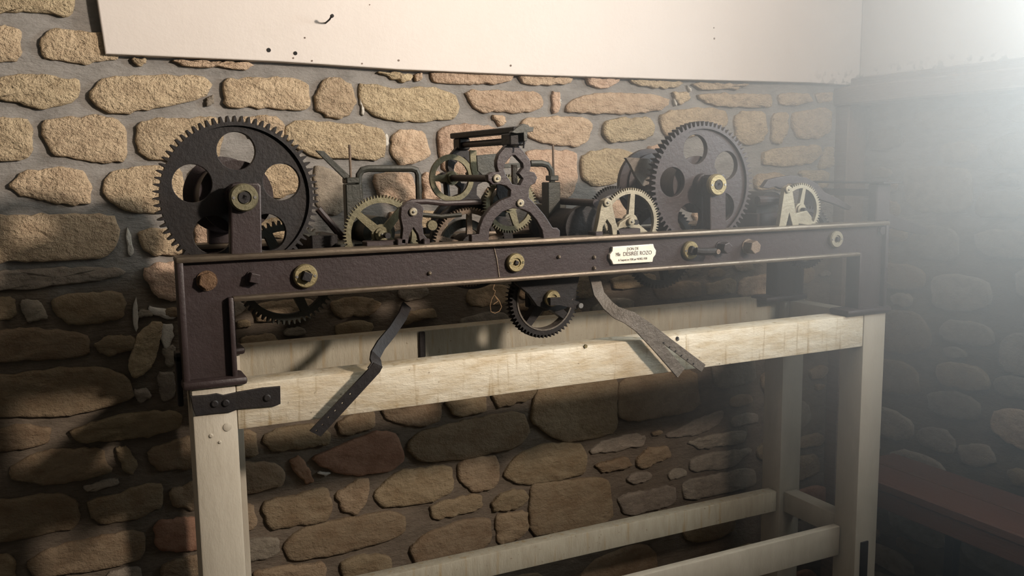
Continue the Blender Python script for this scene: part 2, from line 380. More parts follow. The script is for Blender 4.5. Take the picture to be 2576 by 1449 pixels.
BACK = '''
t -60,-40 190,-40 186,8 178,32 165,38 95,28 0,32 -60,30
t -70,62 40,68 55,85 50,130 35,155 0,152 -70,150
t 103,100 125,75 190,78 262,85 300,135 285,150 240,152 205,160 150,150 110,148
t 330,146 372,148 368,160 345,164
p 430,150 520,152 640,160 620,178 560,170 480,168
t 950,181 1040,185 1035,203 1020,206 985,196
p 1043,184 1063,185 1060,200 1045,203
p 1090,180 1290,186 1292,200 1255,210 1150,213 1092,205
p 1305,188 1440,195 1435,208 1350,216 1318,208
p 1472,193 1560,197 1555,210 1520,222 1488,217
t 1585,200 1720,206 1702,220 1660,222 1600,212
t 1740,208 1890,212 1850,224 1770,226
t 1755,240 1800,235 1940,237 1942,262 1930,270 1840,268 1790,262
t 1695,232 1735,232 1738,250 1715,262 1700,248
t 1960,242 1985,232 2040,238 2045,255 2000,265 1962,262
t 2055,235 2094,232 2094,255 2055,258
t 566,203 640,196 740,198 775,212 776,265 760,275 650,268 570,268
t 796,240 815,200 860,198 885,215 898,255 880,285 855,298 820,290 793,270
t 905,215 950,215 985,225 1040,220 1100,222 1145,240 1153,265 1140,298 1090,300 1060,307 1000,303 950,290 920,270 912,245
p 1172,230 1260,228 1350,232 1365,250 1360,275 1300,282 1215,280 1190,265
p 1390,232 1412,235 1408,280 1390,282
p 1430,268 1450,248 1500,236 1560,234 1640,238 1680,250 1683,262 1650,278 1590,286 1480,283 1428,280
t 1524,310 1545,298 1640,296 1648,325 1640,345 1590,354 1540,358 1522,340
t 1665,290 1700,278 1780,273 1825,280 1830,310 1800,332 1740,342 1690,350 1668,320
t 1850,295 1880,280 1925,283 1932,330 1920,355 1885,365 1858,350
t 1945,287 1985,285 1983,330 1970,360 1945,358
t 2000,285 2040,278 2092,272 2092,330 2060,348 2010,345 1995,310
t 1925,380 1990,370 2060,365 2070,385 2040,410 1990,418 1925,415
t 2078,372 2100,370 2100,420 2060,425
p 1318,302 1400,293 1480,298 1490,315 1480,350 1455,368 1380,360 1335,345 1315,325
p 1240,292 1270,288 1275,308 1255,320
p 1325,385 1380,380 1450,383 1452,450 1440,492 1360,500 1330,470
t 1465,395 1500,380 1560,375 1600,390 1610,430 1560,455 1500,470 1470,450
p 1630,368 1690,362 1700,400 1650,410
t 1905,440 1960,435 1995,450 1990,475 1905,478
t 2010,430 2085,430 2085,470 2040,475
p 1105,335 1125,318 1180,315 1260,325 1285,370 1275,420 1200,440 1120,430 1110,390
p 988,345 1010,328 1065,332 1075,355 1085,385 1065,405 1010,415 988,390
t 722,325 745,304 830,310 955,320 968,345 965,390 950,400 870,398 790,392 730,362
p 940,442 990,432 1040,440 1050,500 1000,512 950,490
p 1062,440 1108,432 1112,498 1070,505
g 790,420 830,425 870,450 880,500 850,540 800,530
p 980,535 1010,530 1012,575 985,580
t -60,205 40,190 120,190 150,200 195,195 198,235 175,260 100,275 60,258 0,248 -60,245
t 228,235 260,195 330,192 420,190 500,192 530,208 520,235 490,250 400,270 290,285 245,265
t -60,298 60,300 80,320 82,385 60,400 0,405 -60,400
t 108,305 160,300 240,292 290,300 315,330 315,400 290,405 230,405 130,385 112,345
t 350,310 400,298 470,300 530,295 565,315 545,400 430,405 355,390 345,350
t 600,298 690,290 715,310 712,345 640,350
g 520,244 538,240 536,262 520,266
t 24,465 60,435 150,422 210,430 228,470 225,510 180,515 110,502 45,490
t 262,455 290,430 380,420 455,425 468,530 400,535 320,530 280,505 262,490
t 480,425 590,420 600,480 560,540 490,530
t 620,420 770,415 780,470 700,500 640,490
t -60,545 60,545 240,540 290,550 297,590 280,630 260,648 150,652 0,658 -60,655
t 350,585 380,575 470,580 475,640 380,640 355,620
p 490,565 560,555 580,600 540,640 495,630
t 650,560 720,545 760,570 720,600 660,595
g -60,690 60,680 220,672 310,678 312,692 250,705 160,715 80,728 -60,730
p 358,682 400,662 455,662 465,750 430,760 385,740
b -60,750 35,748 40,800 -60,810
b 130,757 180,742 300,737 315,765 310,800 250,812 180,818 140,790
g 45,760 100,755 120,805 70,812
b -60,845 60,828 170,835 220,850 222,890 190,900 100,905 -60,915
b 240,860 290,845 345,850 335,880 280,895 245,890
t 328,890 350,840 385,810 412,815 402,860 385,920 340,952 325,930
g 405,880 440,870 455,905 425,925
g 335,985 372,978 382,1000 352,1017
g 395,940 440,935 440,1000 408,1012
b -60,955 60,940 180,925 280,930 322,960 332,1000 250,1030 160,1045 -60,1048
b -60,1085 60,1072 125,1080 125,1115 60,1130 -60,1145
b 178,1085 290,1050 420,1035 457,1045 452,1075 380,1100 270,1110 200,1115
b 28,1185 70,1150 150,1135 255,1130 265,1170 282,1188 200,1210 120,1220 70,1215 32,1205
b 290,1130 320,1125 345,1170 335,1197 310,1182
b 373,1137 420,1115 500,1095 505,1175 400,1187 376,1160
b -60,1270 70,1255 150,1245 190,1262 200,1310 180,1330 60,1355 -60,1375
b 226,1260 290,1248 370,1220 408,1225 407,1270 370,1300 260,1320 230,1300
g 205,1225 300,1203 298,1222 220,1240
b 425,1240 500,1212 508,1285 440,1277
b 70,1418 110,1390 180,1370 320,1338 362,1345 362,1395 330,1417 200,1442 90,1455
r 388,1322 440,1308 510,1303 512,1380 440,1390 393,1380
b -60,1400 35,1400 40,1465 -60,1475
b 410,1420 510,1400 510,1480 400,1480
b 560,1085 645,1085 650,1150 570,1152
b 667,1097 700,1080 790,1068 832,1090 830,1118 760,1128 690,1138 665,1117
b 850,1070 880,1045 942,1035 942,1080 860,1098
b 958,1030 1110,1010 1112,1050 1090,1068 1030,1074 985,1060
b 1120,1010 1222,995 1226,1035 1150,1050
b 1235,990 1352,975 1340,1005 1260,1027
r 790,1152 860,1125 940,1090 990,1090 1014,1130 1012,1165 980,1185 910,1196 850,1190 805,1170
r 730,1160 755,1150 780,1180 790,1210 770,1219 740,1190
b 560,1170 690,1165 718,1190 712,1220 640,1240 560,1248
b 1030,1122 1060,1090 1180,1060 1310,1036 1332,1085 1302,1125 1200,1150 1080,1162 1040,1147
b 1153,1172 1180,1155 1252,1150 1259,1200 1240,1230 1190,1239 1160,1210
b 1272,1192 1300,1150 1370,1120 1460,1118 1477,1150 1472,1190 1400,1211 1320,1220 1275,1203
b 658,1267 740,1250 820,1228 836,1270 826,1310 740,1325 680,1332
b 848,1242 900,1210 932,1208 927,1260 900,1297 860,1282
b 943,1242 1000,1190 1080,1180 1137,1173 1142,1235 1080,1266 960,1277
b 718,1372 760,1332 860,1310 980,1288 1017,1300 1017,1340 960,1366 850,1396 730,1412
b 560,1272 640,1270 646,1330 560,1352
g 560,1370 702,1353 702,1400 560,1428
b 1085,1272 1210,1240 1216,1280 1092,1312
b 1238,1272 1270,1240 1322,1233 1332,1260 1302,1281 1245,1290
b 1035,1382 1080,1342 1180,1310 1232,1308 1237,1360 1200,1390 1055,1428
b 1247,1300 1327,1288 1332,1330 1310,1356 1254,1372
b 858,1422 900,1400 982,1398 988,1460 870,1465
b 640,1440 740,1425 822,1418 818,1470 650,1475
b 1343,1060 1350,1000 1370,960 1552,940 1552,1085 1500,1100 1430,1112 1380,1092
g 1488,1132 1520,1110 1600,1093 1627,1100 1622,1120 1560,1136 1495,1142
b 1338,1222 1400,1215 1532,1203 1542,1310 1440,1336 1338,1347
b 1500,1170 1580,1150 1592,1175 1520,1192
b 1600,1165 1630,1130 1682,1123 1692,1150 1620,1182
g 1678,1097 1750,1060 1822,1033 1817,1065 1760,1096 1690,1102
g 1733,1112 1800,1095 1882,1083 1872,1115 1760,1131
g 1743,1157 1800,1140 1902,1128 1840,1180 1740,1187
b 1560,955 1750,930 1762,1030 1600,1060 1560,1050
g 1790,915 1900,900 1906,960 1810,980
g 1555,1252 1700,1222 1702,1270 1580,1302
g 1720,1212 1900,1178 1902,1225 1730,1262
b 605,852 690,838 702,868 620,885
b 640,765 790,752 782,800 650,812
b 830,762 900,745 962,760 942,790 850,802
b 1000,792 1090,775 1102,800 1010,817
b 1540,700 1650,688 1652,716 1550,730
b 1645,722 1760,706 1766,745 1662,757
b 1780,712 1850,702 1856,735 1785,744
p 1870,702 1945,690 1946,738 1862,746
'''
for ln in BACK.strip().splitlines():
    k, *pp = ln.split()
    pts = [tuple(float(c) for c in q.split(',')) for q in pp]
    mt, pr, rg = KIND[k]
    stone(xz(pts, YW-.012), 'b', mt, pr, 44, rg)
RIGHT = '''
g 2272,432 2340,422 2434,428 2440,520 2400,535 2300,530 2275,500
g 2340,700 2400,690 2484,712 2486,770 2420,784 2345,770
g 2300,285 2400,272 2480,270 2478,318 2380,325 2302,320
g 2180,330 2250,318 2265,365 2190,380
g 2330,990 2400,985 2462,1015 2455,1058 2380,1050 2335,1030
p 2495,1040 2530,1028 2600,1040 2600,1140 2530,1110 2492,1080
g 2410,1120 2480,1120 2505,1165 2460,1180 2412,1160
'''
for ln in RIGHT.strip().splitlines():
    k, *pp = ln.split()
    L_ = []
    for q in pp:
        a, b = q.split(','); p = atX(float(a), float(b), XR-.01); L_.append((-p.y, p.z))
    mt, pr, rg = KIND[k]
    stone(L_, 'r', mt, pr, 26, rg)
def fill(wall, u0, u1, z0, z1, tries, sizes, kinds, limit):
    n = 0
    for t in range(tries):
        if n >= limit: break
        f = 1-t/tries
        w_ = sizes[0]+(sizes[1]-sizes[0])*f*random.uniform(.6, 1); h_ = w_*random.uniform(.36, .6)
        u = random.uniform(u0, u1-w_); z = random.uniform(z0, z1-h_)
        g = .008
        if any(u < b[1]+g and u+w_ > b[0]-g and z < b[3]+g and z+h_ > b[2]-g for b in BOXES[wall]): continue
        r = random.uniform
        lp = [(u+w_*r(0, .08), z+h_*r(.2, .4)), (u+w_*r(.12, .25), z+h_*r(0, .1)), (u+w_*r(.7, .85), z+h_*r(0, .12)), (u+w_, z+h_*r(.2, .4)),
              (u+w_*r(.93, 1), z+h_*r(.7, .85)), (u+w_*r(.6, .8), z+h_), (u+w_*r(.15, .3), z+h_*r(.9, 1)), (u+w_*r(0, .06), z+h_*r(.6, .8))]
        mt, pr, rg = KIND[random.choice(kinds)]
        stone(lp, wall, mt, pr, 20, rg); n += 1
fill('b', -1.5, -.42, .5, 2.5, 3000, (.09, .26), 'tttpb', 44)
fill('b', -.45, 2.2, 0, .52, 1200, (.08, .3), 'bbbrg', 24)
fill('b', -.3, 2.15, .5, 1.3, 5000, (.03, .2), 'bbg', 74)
fill('b', .3, 2.15, 1.3, 1.62, 900, (.05, .16), 'ppt', 16)
fill('r', -.48, .44, .02, 1.78, 5000, (.07, .26), 'gggb', 90)
# pale dabs of lime mortar left between the stones
LIME = ['318,575 328,580 334,640 322,648', '336,768 346,745 348,835 338,840', '370,770 420,780 445,800 425,805 380,790', '405,820 440,815 432,870 410,880',
        '903,228 912,240 922,290 912,285', '968,338 977,336 978,368 968,366', '1402,252 1415,248 1412,262', '795,1190 840,1190 820,1200', '1698,248 1706,262 1700,266',
        '300,1130 318,1128 310,1142', '1700,330 1712,335 1704,352', '1730,214 1742,222 1738,232', '1408,430 1422,420 1420,450 1406,470']
for s in LIME:
    pts = [tuple(float(c) for c in q.split(',')) for q in s.split()]
    o = stone(xz(pts, YW-.012), 'b', M_lime, .009, 14, .002); o.name = 'mortar_dab'; o.data.name = 'mortar_dab'

# ------------------------------------------------------------------ white panel, plaster and timbers on the walls
PB = [at(x, y, YW-.028).z for x, y in ((265, 136), (700, 155), (1000, 175), (1300, 188), (1700, 200), (2040, 208))]
PX = [at(x, y, YW-.028).x for x, y in ((265, 136), (700, 155), (1000, 175), (1300, 188), (1700, 200), (2040, 208))]
lo_ = list(zip(PX, PB)) + [(2.228, PB[-1]-.004), (2.228, 2.79), (PX[0]-.012, 2.79), (PX[0]-.010, 2.0)]
panel = MB().plate([lo_], YW-.03, YW+.004, .003).build('wall_panel', M_panel)
tag(panel, 'white painted board fixed to the upper stone wall', 'panel')
for px, py, r in ((676, 126, .0052), (743, 134, .0048), (767, 95, .002), (785, 153, .0022), (738, 146, .002), (1003, 152, .0026), (911, 160, .002), (1285, 165, .0028), (1797, 97, .003), (930, 12, .0015), (1796, 70, .002)):
    p = at(px, py, YW-.0305)
    MB().plate([circle(p.x, p.z, r, 9, px)], YW-.0312, YW-.026, 0).build('nail_hole', M_dark if r > .004 else M_lintel, panel)
p = at(819, 58, YW-.03)
hook = MB().tube([(p.x, YW-.025, p.z), (p.x, YW-.045, p.z+.001), (p.x+.002, YW-.062, p.z+.004), (p.x+.003, YW-.075, p.z+.009), (p.x+.004, YW-.079, p.z+.010)], .0022, 8)
hook.tube([(p.x+.003, YW-.076, p.z+.009), (p.x+.0045, YW-.081, p.z+.0105)], .0042, 8)
tag(hook.build('bent_nail', M_black), 'bent dark nail sticking out of the white board', 'nail')
zb = atX(2170, 201, XR-.01).z
pls = MB().box(XR-.012, XR+.02, -.455, YW-.03, zb, 2.79, .003).build('plaster', M_panel, wall_right)
zl0 = atX(2400, 240, 2.15).z; zl1 = atX(2400, 187, 2.15).z
lintel = empty('trim_1', (XR, 0, zl0)); tag(lintel, 'weathered timber lintel along the return wall under the white plaster', kind='structure')
MB().box(2.14, XR+.02, -.455, YW+.005, zl0, zl1, .006).build('lintel_beam', M_lintel, lintel)
MB().box(2.185, XR+.02, -.455, YW-.02, zl1, zb+.005, .004).build('lintel_strip', M_lintel, lintel)
jamb = MB().box(2.155, XR+.02, YW-.055, YW+.005, .0, zl0, .005).build('trim_2', M_lintel); tag(jamb, 'weathered timber jamb post standing in the wall corner', kind='structure')

# ------------------------------------------------------------------ timber stand
ST = empty('timber_stand', (.9, .19, 0)); tag(ST, 'cream painted timber stand with stained rails under the clock movement', 'stand')
ZT = 1.206
fr = at(2110, 1322, .06).z; fb = at(2110, 1394, .06).z
def wood(name, x0, x1, y0, y1, z0, z1, material): return MB().box(x0, x1, y0, y1, z0, z1, .003, 2).build(name, material, ST)
wood('post', .009, .0885, 0, .08, 0, ZT, M_post); wood('post', 1.7195, 1.80, 0, .08, 0, ZT, M_post)
wood('post', .07, .145, .30, .38, 0, ZT, M_post); wood('post', 1.7195, 1.80, .30, .38, 0, ZT, M_post)
wood('front_beam', .0895, 1.7185, .001, .07, 1.118, ZT-.001, M_wood)
wood('rear_beam', .146, 1.7185, .325, .378, 1.112, 1.214, M_ply)
wood('front_rail', .0895, 1.7185, .055, .079, fb, fr, M_post)
wood('rear_rail', .146, 1.7185, .31, .35, .548, .612, M_ply)
wood('side_rail', 1.735, 1.785, .081, .299, .548, .612, M_post); wood('side_rail', .075, .087, .081, .299, .548, .612, M_post)
wood('side_rail', 1.735, 1.785, .081, .299, 1.12, ZT-.002, M_post); wood('side_rail', .072, .087, .081, .299, 1.12, ZT-.002, M_post)
MB().plate([xz([(479, 997), (520, 994), (545, 990), (562, 994), (600, 986), (660, 976), (705, 972), (706, 1016), (690, 1022), (640, 1026), (600, 1029), (580, 1037), (545, 1040), (492, 1046), (486, 1030)], -.004)], -.005, .004, .001).build('corner_plate', M_black, ST)
for px, py in ((540, 1016), (568, 1014), (672, 1001)):
    q = at(px, py, -.006); MB().lathe(q.x, q.z, [(-.003, .007), (-.007, .007), (-.0085, .005)], 12).build('bolt_head', M_black, ST)
cl = MB(); a = at(446, 1018, .05); b = at(462, 890, .05)
cl.box(a.x, a.x+.010, .03, .06, a.z, b.z, .002); cl.box(a.x, .01, .03, .06, b.z-.012, b.z+.006, .002); cl.build('clamp_strap', M_black, ST)
for px, py, r, mt in ((572, 1074, .008, M_post), (531, 1096, .004, M_post), (553, 1112, .003, M_post)):
    q = at(px, py, 0); MB().lathe(q.x, q.z, [(.002, r), (-.0012, r), (-.002, r*.6)], 12).build('painted_screw', mt, ST)
for px, py, mt in ((1473, 871, M_brass), (1704, 851, M_dark), (1705, 853, M_steel)):
    q = at(px, py, 0); MB().lathe(q.x, q.z, [(.002, .0042), (-.001-.001*(mt is M_brass), .0042), (-.002, .002)], 12).build('screw', mt, ST)
q0 = at(2166, 1365, -.002); q1 = at(2184, 1365, -.002)
MB().box(q0.x, q1.x, -.004, .003, .05, q0.z, .001).build('iron_strap', M_black, ST)

# ------------------------------------------------------------------ clock movement
CK = empty('clock_movement', (.9, .17, ZT)); tag(CK, 'turret clock movement of toothed iron and brass wheels on a brown cast iron bed', 'clock')
def girder(name, x0, x1, yf, s):
    y = lambda d: yf+s*d
    def bx(mb, a, b, d0, d1, c, d, r=.003): mb.box(a, b, min(y(d0), y(d1)), max(y(d0), y(d1)), c, d, r, 2)
    g = MB()
    ol = [(x0, 1.45), (x1, 1.45), (x1, 1.22), (x1-.10, 1.22), (x1-.10, 1.37), (x0+.092, 1.37), (x0+.092, 1.22), (x0, 1.22)]
    g.plate([ol], min(y(.016), y(.027)), max(y(.016), y(.027)))
    for a, b in ((x0-.003, x0+.009), (x0+.084, x0+.094), (x1-.102, x1-.092), (x1-.009, x1+.003)):
        bx(g, a, b, .002, .05, 1.215, 1.372 if x0+.05 < a < x1-.05 else 1.445)
    for a, b in ((x0-.006, x0+.110), (x1-.15, x1+.012)): bx(g, a, b, -.010, .06, ZT, 1.222, .006)
    o = g.build(name, M_iron, CK)
    t = MB(); bx(t, x0-.004, x1+.004, 0, .052, 1.4405, 1.4525, .0045); t.build('top_flange', M_edge, o)
    t = MB(); bx(t, x0+.092, x1-.10, .001, .05, 1.363, 1.3735, .0042); t.build('lower_flange', M_edge, o)
    return o
FG = girder('front_girder', 0, 1.80, 0, 1)
RG = girder('rear_girder', .045, 1.785, .345, -1)
# seam across the web
a = at(1240, 612, .016); b = at(1249, 650, .016); c = at(1256, 698, .016)
MB().tube([(a.x, .0155, a.z), (b.x, .0155, b.z), (c.x, .0155, c.z)], .0016, 6).build('web_seam', M_edge, CK)
for x in (.05, 1.745): MB().box(x-.02, x+.02, .051, .293, 1.385, 1.435, .003).build('cross_tie', M_iron, CK)
def hexbolt(px, py, r, h, mt, sq=6, rot=.3):
    p = at(px, py, .016); m_ = MB()
    m_.lathe(p.x, p.z, [(.017, r*1.15), (.013, r*1.15)], 20)
    m_.plate([circle(p.x, p.z, r, sq, rot)], .016-h, .014, r*.12); return m_.build('bolt', mt, CK, 20)
hexbolt(520, 706, .0165, .014, M_rustb); hexbolt(637, 698, .0125, .02, M_iron, 4, .5)
hexbolt(1812, 622, .014, .03, M_iron, 6); hexbolt(1880, 620, .0165, .032, M_rust, 6)
hexbolt(2215, 580, .012, .01, M_iron, 6)
for px, py in ((1080, 687), (1405, 646), (1494, 647), (1494, 674)):
    p = at(px, py, .016); MB().lathe(p.x, p.z, [(.017, .0045), (.012, .0042), (.0095, .002)], 12).build('rivet', M_edge, CK)
AX = {}
def bush(px, py, r, mt=M_brass, y=.016, th=.011, sq=.009, prot=.018, key=None, ring=True, parent=CK):
    p = at(px, py, y-th); m_ = MB()
    m_.lathe(p.x, p.z, [(y, r), (y-th*.7, r), (y-th, r*.9), (y-th, r*.5), (y-th+.003, r*.46)], 36)
    o = m_.build('bushing', mt, parent)
    if sq: MB().plate([circle(p.x, p.z, sq, 4, .4)], y-th-prot, y-.002, .001).build('winding_square', M_black, o)
    for k in (0, 1):
        a_ = k*PI
        MB().lathe(p.x+r*.74*math.cos(a_), p.z+r*.74*math.sin(a_), [(y-th+.001, .003), (y-th-.0012, .0026)], 10).build('screw', M_dkbrass if r < .022 else M_steel, o)
    if key: AX[key] = p
    return o
bush(770, 695, .0235, key='a1', prot=.012, sq=.012); bush(1300, 661, .0205, key='a2', prot=.002, sq=.006)
o = bush(1740, 630, .022, key='a3', prot=.01, sq=.012)
p = AX['a3']; MB().tube([(p.x, -.012, p.z), (p.x+.014, -.016, p.z-.002), (p.x+.05, -.02, p.z-.003)], .009, 10).build('crank_arm', M_black, o)
MB().lathe(p.x+.052, p.z-.003, [(-.03, .006), (-.014, .006)], 10).build('crank_pin', M_rust, o)
bush(2107, 602, .022, M_pale, key='a4', prot=.004, sq=.007)
# nameplate with its engraved lines
NP = [(1541, 621), (1643, 614), (1645, 622), (1650, 630), (1649, 640), (1643, 648), (1641, 659), (1542, 665), (1539, 657), (1534, 650), (1534, 640), (1540, 632)]
npo = MB().plate([xz(NP, .008)], .007, .016, .001).build('nameplate', M_plate, CK)
tag(npo, 'small white metal donor plate engraved in capitals')
def text(body, px, py, size, Y, parent, material, sx=1.):
    cu = bpy.data.curves.new('t', 'FONT'); cu.body = body; cu.size = size; cu.extrude = .0003; cu.align_x = 'CENTER'; cu.align_y = 'CENTER'
    ob = bpy.data.objects.new('t', cu); me = bpy.data.meshes.new_from_object(ob)
    p = at(px, py, Y)
    for v in me.vertices: v.co = Vector((p.x+v.co.x*sx, Y-v.co.z, p.z+v.co.y))
    bpy.data.objects.remove(ob); bpy.data.curves.remove(cu); me.materials.clear(); me.materials.append(material)
    o_ = bpy.data.objects.new('engraved_line', me); return link(o_, parent)
text('DON DE', 1592, 626, .0088, .0068, npo, M_ink, .95)
text('M\u02e1\u02e1\u1d49' if False else 'Mlle', 1555, 640.5, .0122, .0068, npo, M_ink, .62)
text('D\u00c9SIR\u00c9E ROZO', 1604, 637.5, .0128, .0068, npo, M_ink, .92)
text('A Taupont en 1930 par MOREL 1930', 1592, 652.5, .0072, .0068, npo, M_ink, .72)

def wheel(name, x, z, R, n, y0, y1, th, mt, style, hub=.2, phi=0., half=.08, rim=.82, thin=.0, parent=CK, bevel=0.):
    m_ = MB(); outer = teeth(x, z, R, n, th) if n else circle(x, z, R, 64)
    if style == 'holes':
        m_.plate([outer, circle(x, z, R*.88, 72)], y0, y1)
        m_.plate([circle(x, z, R*.885, 72)] + [circle(x+R*.57*math.cos(phi+2*PI*k/5), z+R*.57*math.sin(phi+2*PI*k/5), R*.235, 32) for k in range(5)], y0+.007, y1-.004, .0008)
    elif style == 'rim':
        m_.plate([outer, circle(x, z, R*rim, 64)], y0, y1)
    else:
        m_.plate([outer] + windows(x, z, R*rim, R*hub, style, R*half, phi), y0, y1, bevel)
        m_.lathe(x, z, [(y0-.005, R*hub*.75), (y1+.005, R*hub*.75)], 24)
    return m_.build(name, mt, CK if parent is None else parent)
def arbor(x, z, y0, y1, r=.007, mt=M_black, parent=CK): return MB().lathe(x, z, [(y0, r), (y1, r)], 14).build('arbor', mt, parent)
def block(name, px0, px1, py0, py1, y0, y1, mt, parent=CK): return MB().pbox(px0, px1, py0, py1, y0, y1).build(name, mt, parent)
def shape(name, pts, y0, y1, mt, holes=(), bevel=.001, parent=CK): return MB().plate([xz(pts, y0)]+[xz(h, y0) for h in holes], y0, y1, bevel).build(name, mt, parent)
def screw(px, py, y, r=.007, mt=M_pale, parent=CK):
    p = at(px, py, y-.004)
    o_ = MB().lathe(p.x, p.z, [(y+.002, r), (y-.004, r), (y-.005, r*.8)], 20).build('pivot_boss', mt, parent)
    MB().lathe(p.x, p.z, [(y-.004, r*.36), (y-.007, r*.3), (y-.0085, r*.12)], 12).build('pivot', M_steel, o_)
    return o_

# the two great wheels with their barrels, pedestals and bosses
for key, bx_, by_, ped, phi in (('g1', 615, 497, [(581, 645), (580, 470), (586, 463), (650, 460), (657, 468), (660, 642)], PI/2), ('g2', 1808, 465, [(1787, 580), (1786, 448), (1790, 440), (1822, 438), (1826, 446), (1827, 578)], 1.80)):
    p = at(bx_, by_, 0); AX[key] = p
    W = wheel('great_wheel', p.x, p.z, .153, 72, .058, .084, .0115, M_iron if key == 'g2' else M_black, 'holes', phi=phi)
    tag(W, 'large dark spur wheel pierced by five round holes')
    MB().lathe(p.x, p.z, [(.05, .026), (.084, .03)], 28).build('hub', M_iron, W)
    bar = MB().lathe(p.x, p.z, [(.086, .07), (.09, .07), (.092, .060), (.262, .060), (.264, .08), (.272, .08)], 48).build('barrel', M_iron, CK)
    arbor(p.x, p.z, .0, .33, .011)
    MB().plate([xz(ped, .016)], .016, .046, .003).build('pedestal', M_iron, CK)
    MB().box(p.x-.03, p.x+.03, .295, .325, 1.45, p.z+.03, .003).build('pedestal', M_iron, CK)
    bush(bx_, by_, .026, M_dkbrass if key == 'g1' else M_brass, y=.015, th=.014, sq=.007, prot=.001)
# train wheels below the great wheels, on the bushed arbors
p = AX['a1']; wheel('train_wheel', p.x-.01, p.z-.005, .108, 60, .13, .145, .009, M_green, 4, rim=.80, phi=.4); arbor(p.x, p.z, .02, .33)
p = AX['a2']; arbor(p.x, p.z, .02, .33)
p = AX['a3']; wheel('train_wheel', p.x-.005, p.z, .105, 60, .12, .135, .009, M_black, 4, rim=.8, phi=.2); arbor(p.x, p.z, .02, .33)
p = AX['a4']; wheel('train_wheel', p.x-.01, p.z, .085, 52, .10, .115, .009, M_black, 4, rim=.8, phi=.5); arbor(p.x, p.z, .02, .33)
# first striking wheel, its block and cock
p = at(961, 590, .07)
W = wheel('brass_wheel', p.x, p.z, .082, 72, .07, .078, .006, M_dkbrass, 4, hub=.26, phi=.85, half=.085, rim=.80); tag(W, 'tarnished brass wheel with four crossed spokes')
arbor(p.x, p.z, .03, .3, .006); screw(961, 590, .05, .0085, M_dkbrass)
block('bearing_block', 922, 1000, 604, 632, .04, .07, M_iron); block('bearing_block', 1000, 1022, 600, 624, .03, .05, M_iron)
MB().lathe(p.x+.01, p.z+.0, [(.12, .035), (.25, .035)], 24).build('pinion_drum', M_green, CK)
shape('cock', [(1010, 612), (1014, 575), (1008, 545), (1010, 522), (1022, 512), (1040, 508), (1058, 514), (1066, 524), (1062, 560), (1066, 590), (1078, 604), (1082, 612), (1058, 614), (1052, 590), (1040, 572), (1030, 592), (1026, 614)], .03, .045, M_iron)
screw(1040, 533, .03, .0085); block('cock_foot', 1066, 1082, 600, 616, .02, .045, M_iron)
MB().tube([at(1012, 520, .1), at(1035, 508, .1), at(1075, 507, .1), at(1120, 512, .1), at(1210, 508, .1)], .006, 8, .6).build('lever', M_iron, CK)
MB().tube([at(1060, 540, .12), at(1110, 545, .12), at(1160, 540, .12)], .005, 8).build('lever', M_green, CK)
# vane, rod, post and bent handle behind the first wheel
shape('fly_blade', [(793, 378), (815, 380), (888, 449), (880, 462), (868, 452)], .2, .206, M_green)
MB().tube([at(879, 364, .2), at(883, 460, .2)], .0028, 8).build('rod', M_rust, CK)
block('post_block', 872, 906, 446, 462, .19, .225, M_green); block('post_block', 876, 912, 462, 640, .195, .22, M_green)
def handle(path, Y, r): return MB().tube([at(a_, b_, Y) for a_, b_ in path], r, 8, .7).build('bent_handle', M_green, CK)
handle([(906, 500), (902, 460), (903, 440), (911, 428), (926, 424), (980, 424), (1034, 424), (1047, 428), (1052, 440), (1054, 505)], .2, .0075)
MB().tube([at(800, 525, .22), at(830, 560, .22), at(880, 620, .22)], .008, 8).build('lever', M_iron, CK)
block('pinion_block', 785, 850, 590, 640, .12, .24, M_black); block('plinth', 850, 925, 610, 640, .1, .2, M_green)
# going train: stacked wheels left of the escapement frame
p = at(1182, 622, .12)
W = wheel('brass_wheel', p.x, p.z, .089, 76, .12, .128, .006, M_rust, 5, hub=.3, phi=.3, half=.06, rim=.84); tag(W, 'rusty toothed wheel low between the cock and the arched frame')
wheel('snail_wheel', p.x-.003, p.z, .062, 0, .135, .145, 0, M_green, 'rim', rim=.7); MB().lathe(p.x, p.z, [(.10, .03), (.16, .03)], 28).build('hub', M_black, CK)
p2 = at(1190, 615, .2); wheel('rim_wheel', p2.x, p2.z, .105, 0, .2, .215, 0, M_black, 'rim', rim=.78)
q = at(1110, 570, .05); MB().lathe(q.x, q.z, [(.10, .011), (.112, .011)], 14).build('nut', M_dkbrass, CK)
# escapement: arched front frame, the same frame at the rear, top bar, arbors
AF = [(1283, 346), (1301, 346), (1305, 366), (1318, 382), (1333, 401), (1336, 416), (1333, 431), (1345, 434), (1352, 447), (1347, 461), (1335, 467), (1331, 478), (1331, 497), (1353, 520), (1372, 543), (1386, 565), (1391, 573), (1402, 573), (1409, 580), (1409, 599), (1368, 602), (1364, 579), (1350, 554), (1333, 535), (1313, 526), (1290, 524), (1266, 532), (1246, 550), (1232, 576), (1229, 610), (1186, 613), (1186, 591), (1204, 589), (1207, 571), (1217, 546), (1234, 524), (1256, 506), (1284, 494), (1285, 478), (1274, 468), (1258, 464), (1240, 465), (1228, 455), (1227, 440), (1238, 433), (1254, 432), (1250, 418), (1250, 404), (1255, 388), (1270, 370), (1280, 359)]
AH = [(1288, 391), (1271, 411), (1268, 426), (1273, 440), (1282, 452), (1289, 463), (1308, 466), (1316, 450), (1305, 436), (1317, 421), (1315, 411), (1296, 391)]
FL = [xz(AF, .02), xz(AH, .02)]
ef = MB().plate(FL, .02, .036, .0015).build('arched_frame', M_iron, CK); tag(ef, 'arched brown iron frame with a lozenge opening')
MB().plate(FL, .30, .316, .0015).build('arched_frame', M_black, CK)
screw(1310, 511, .02, .0085); screw(1251, 449, .02, .009); 
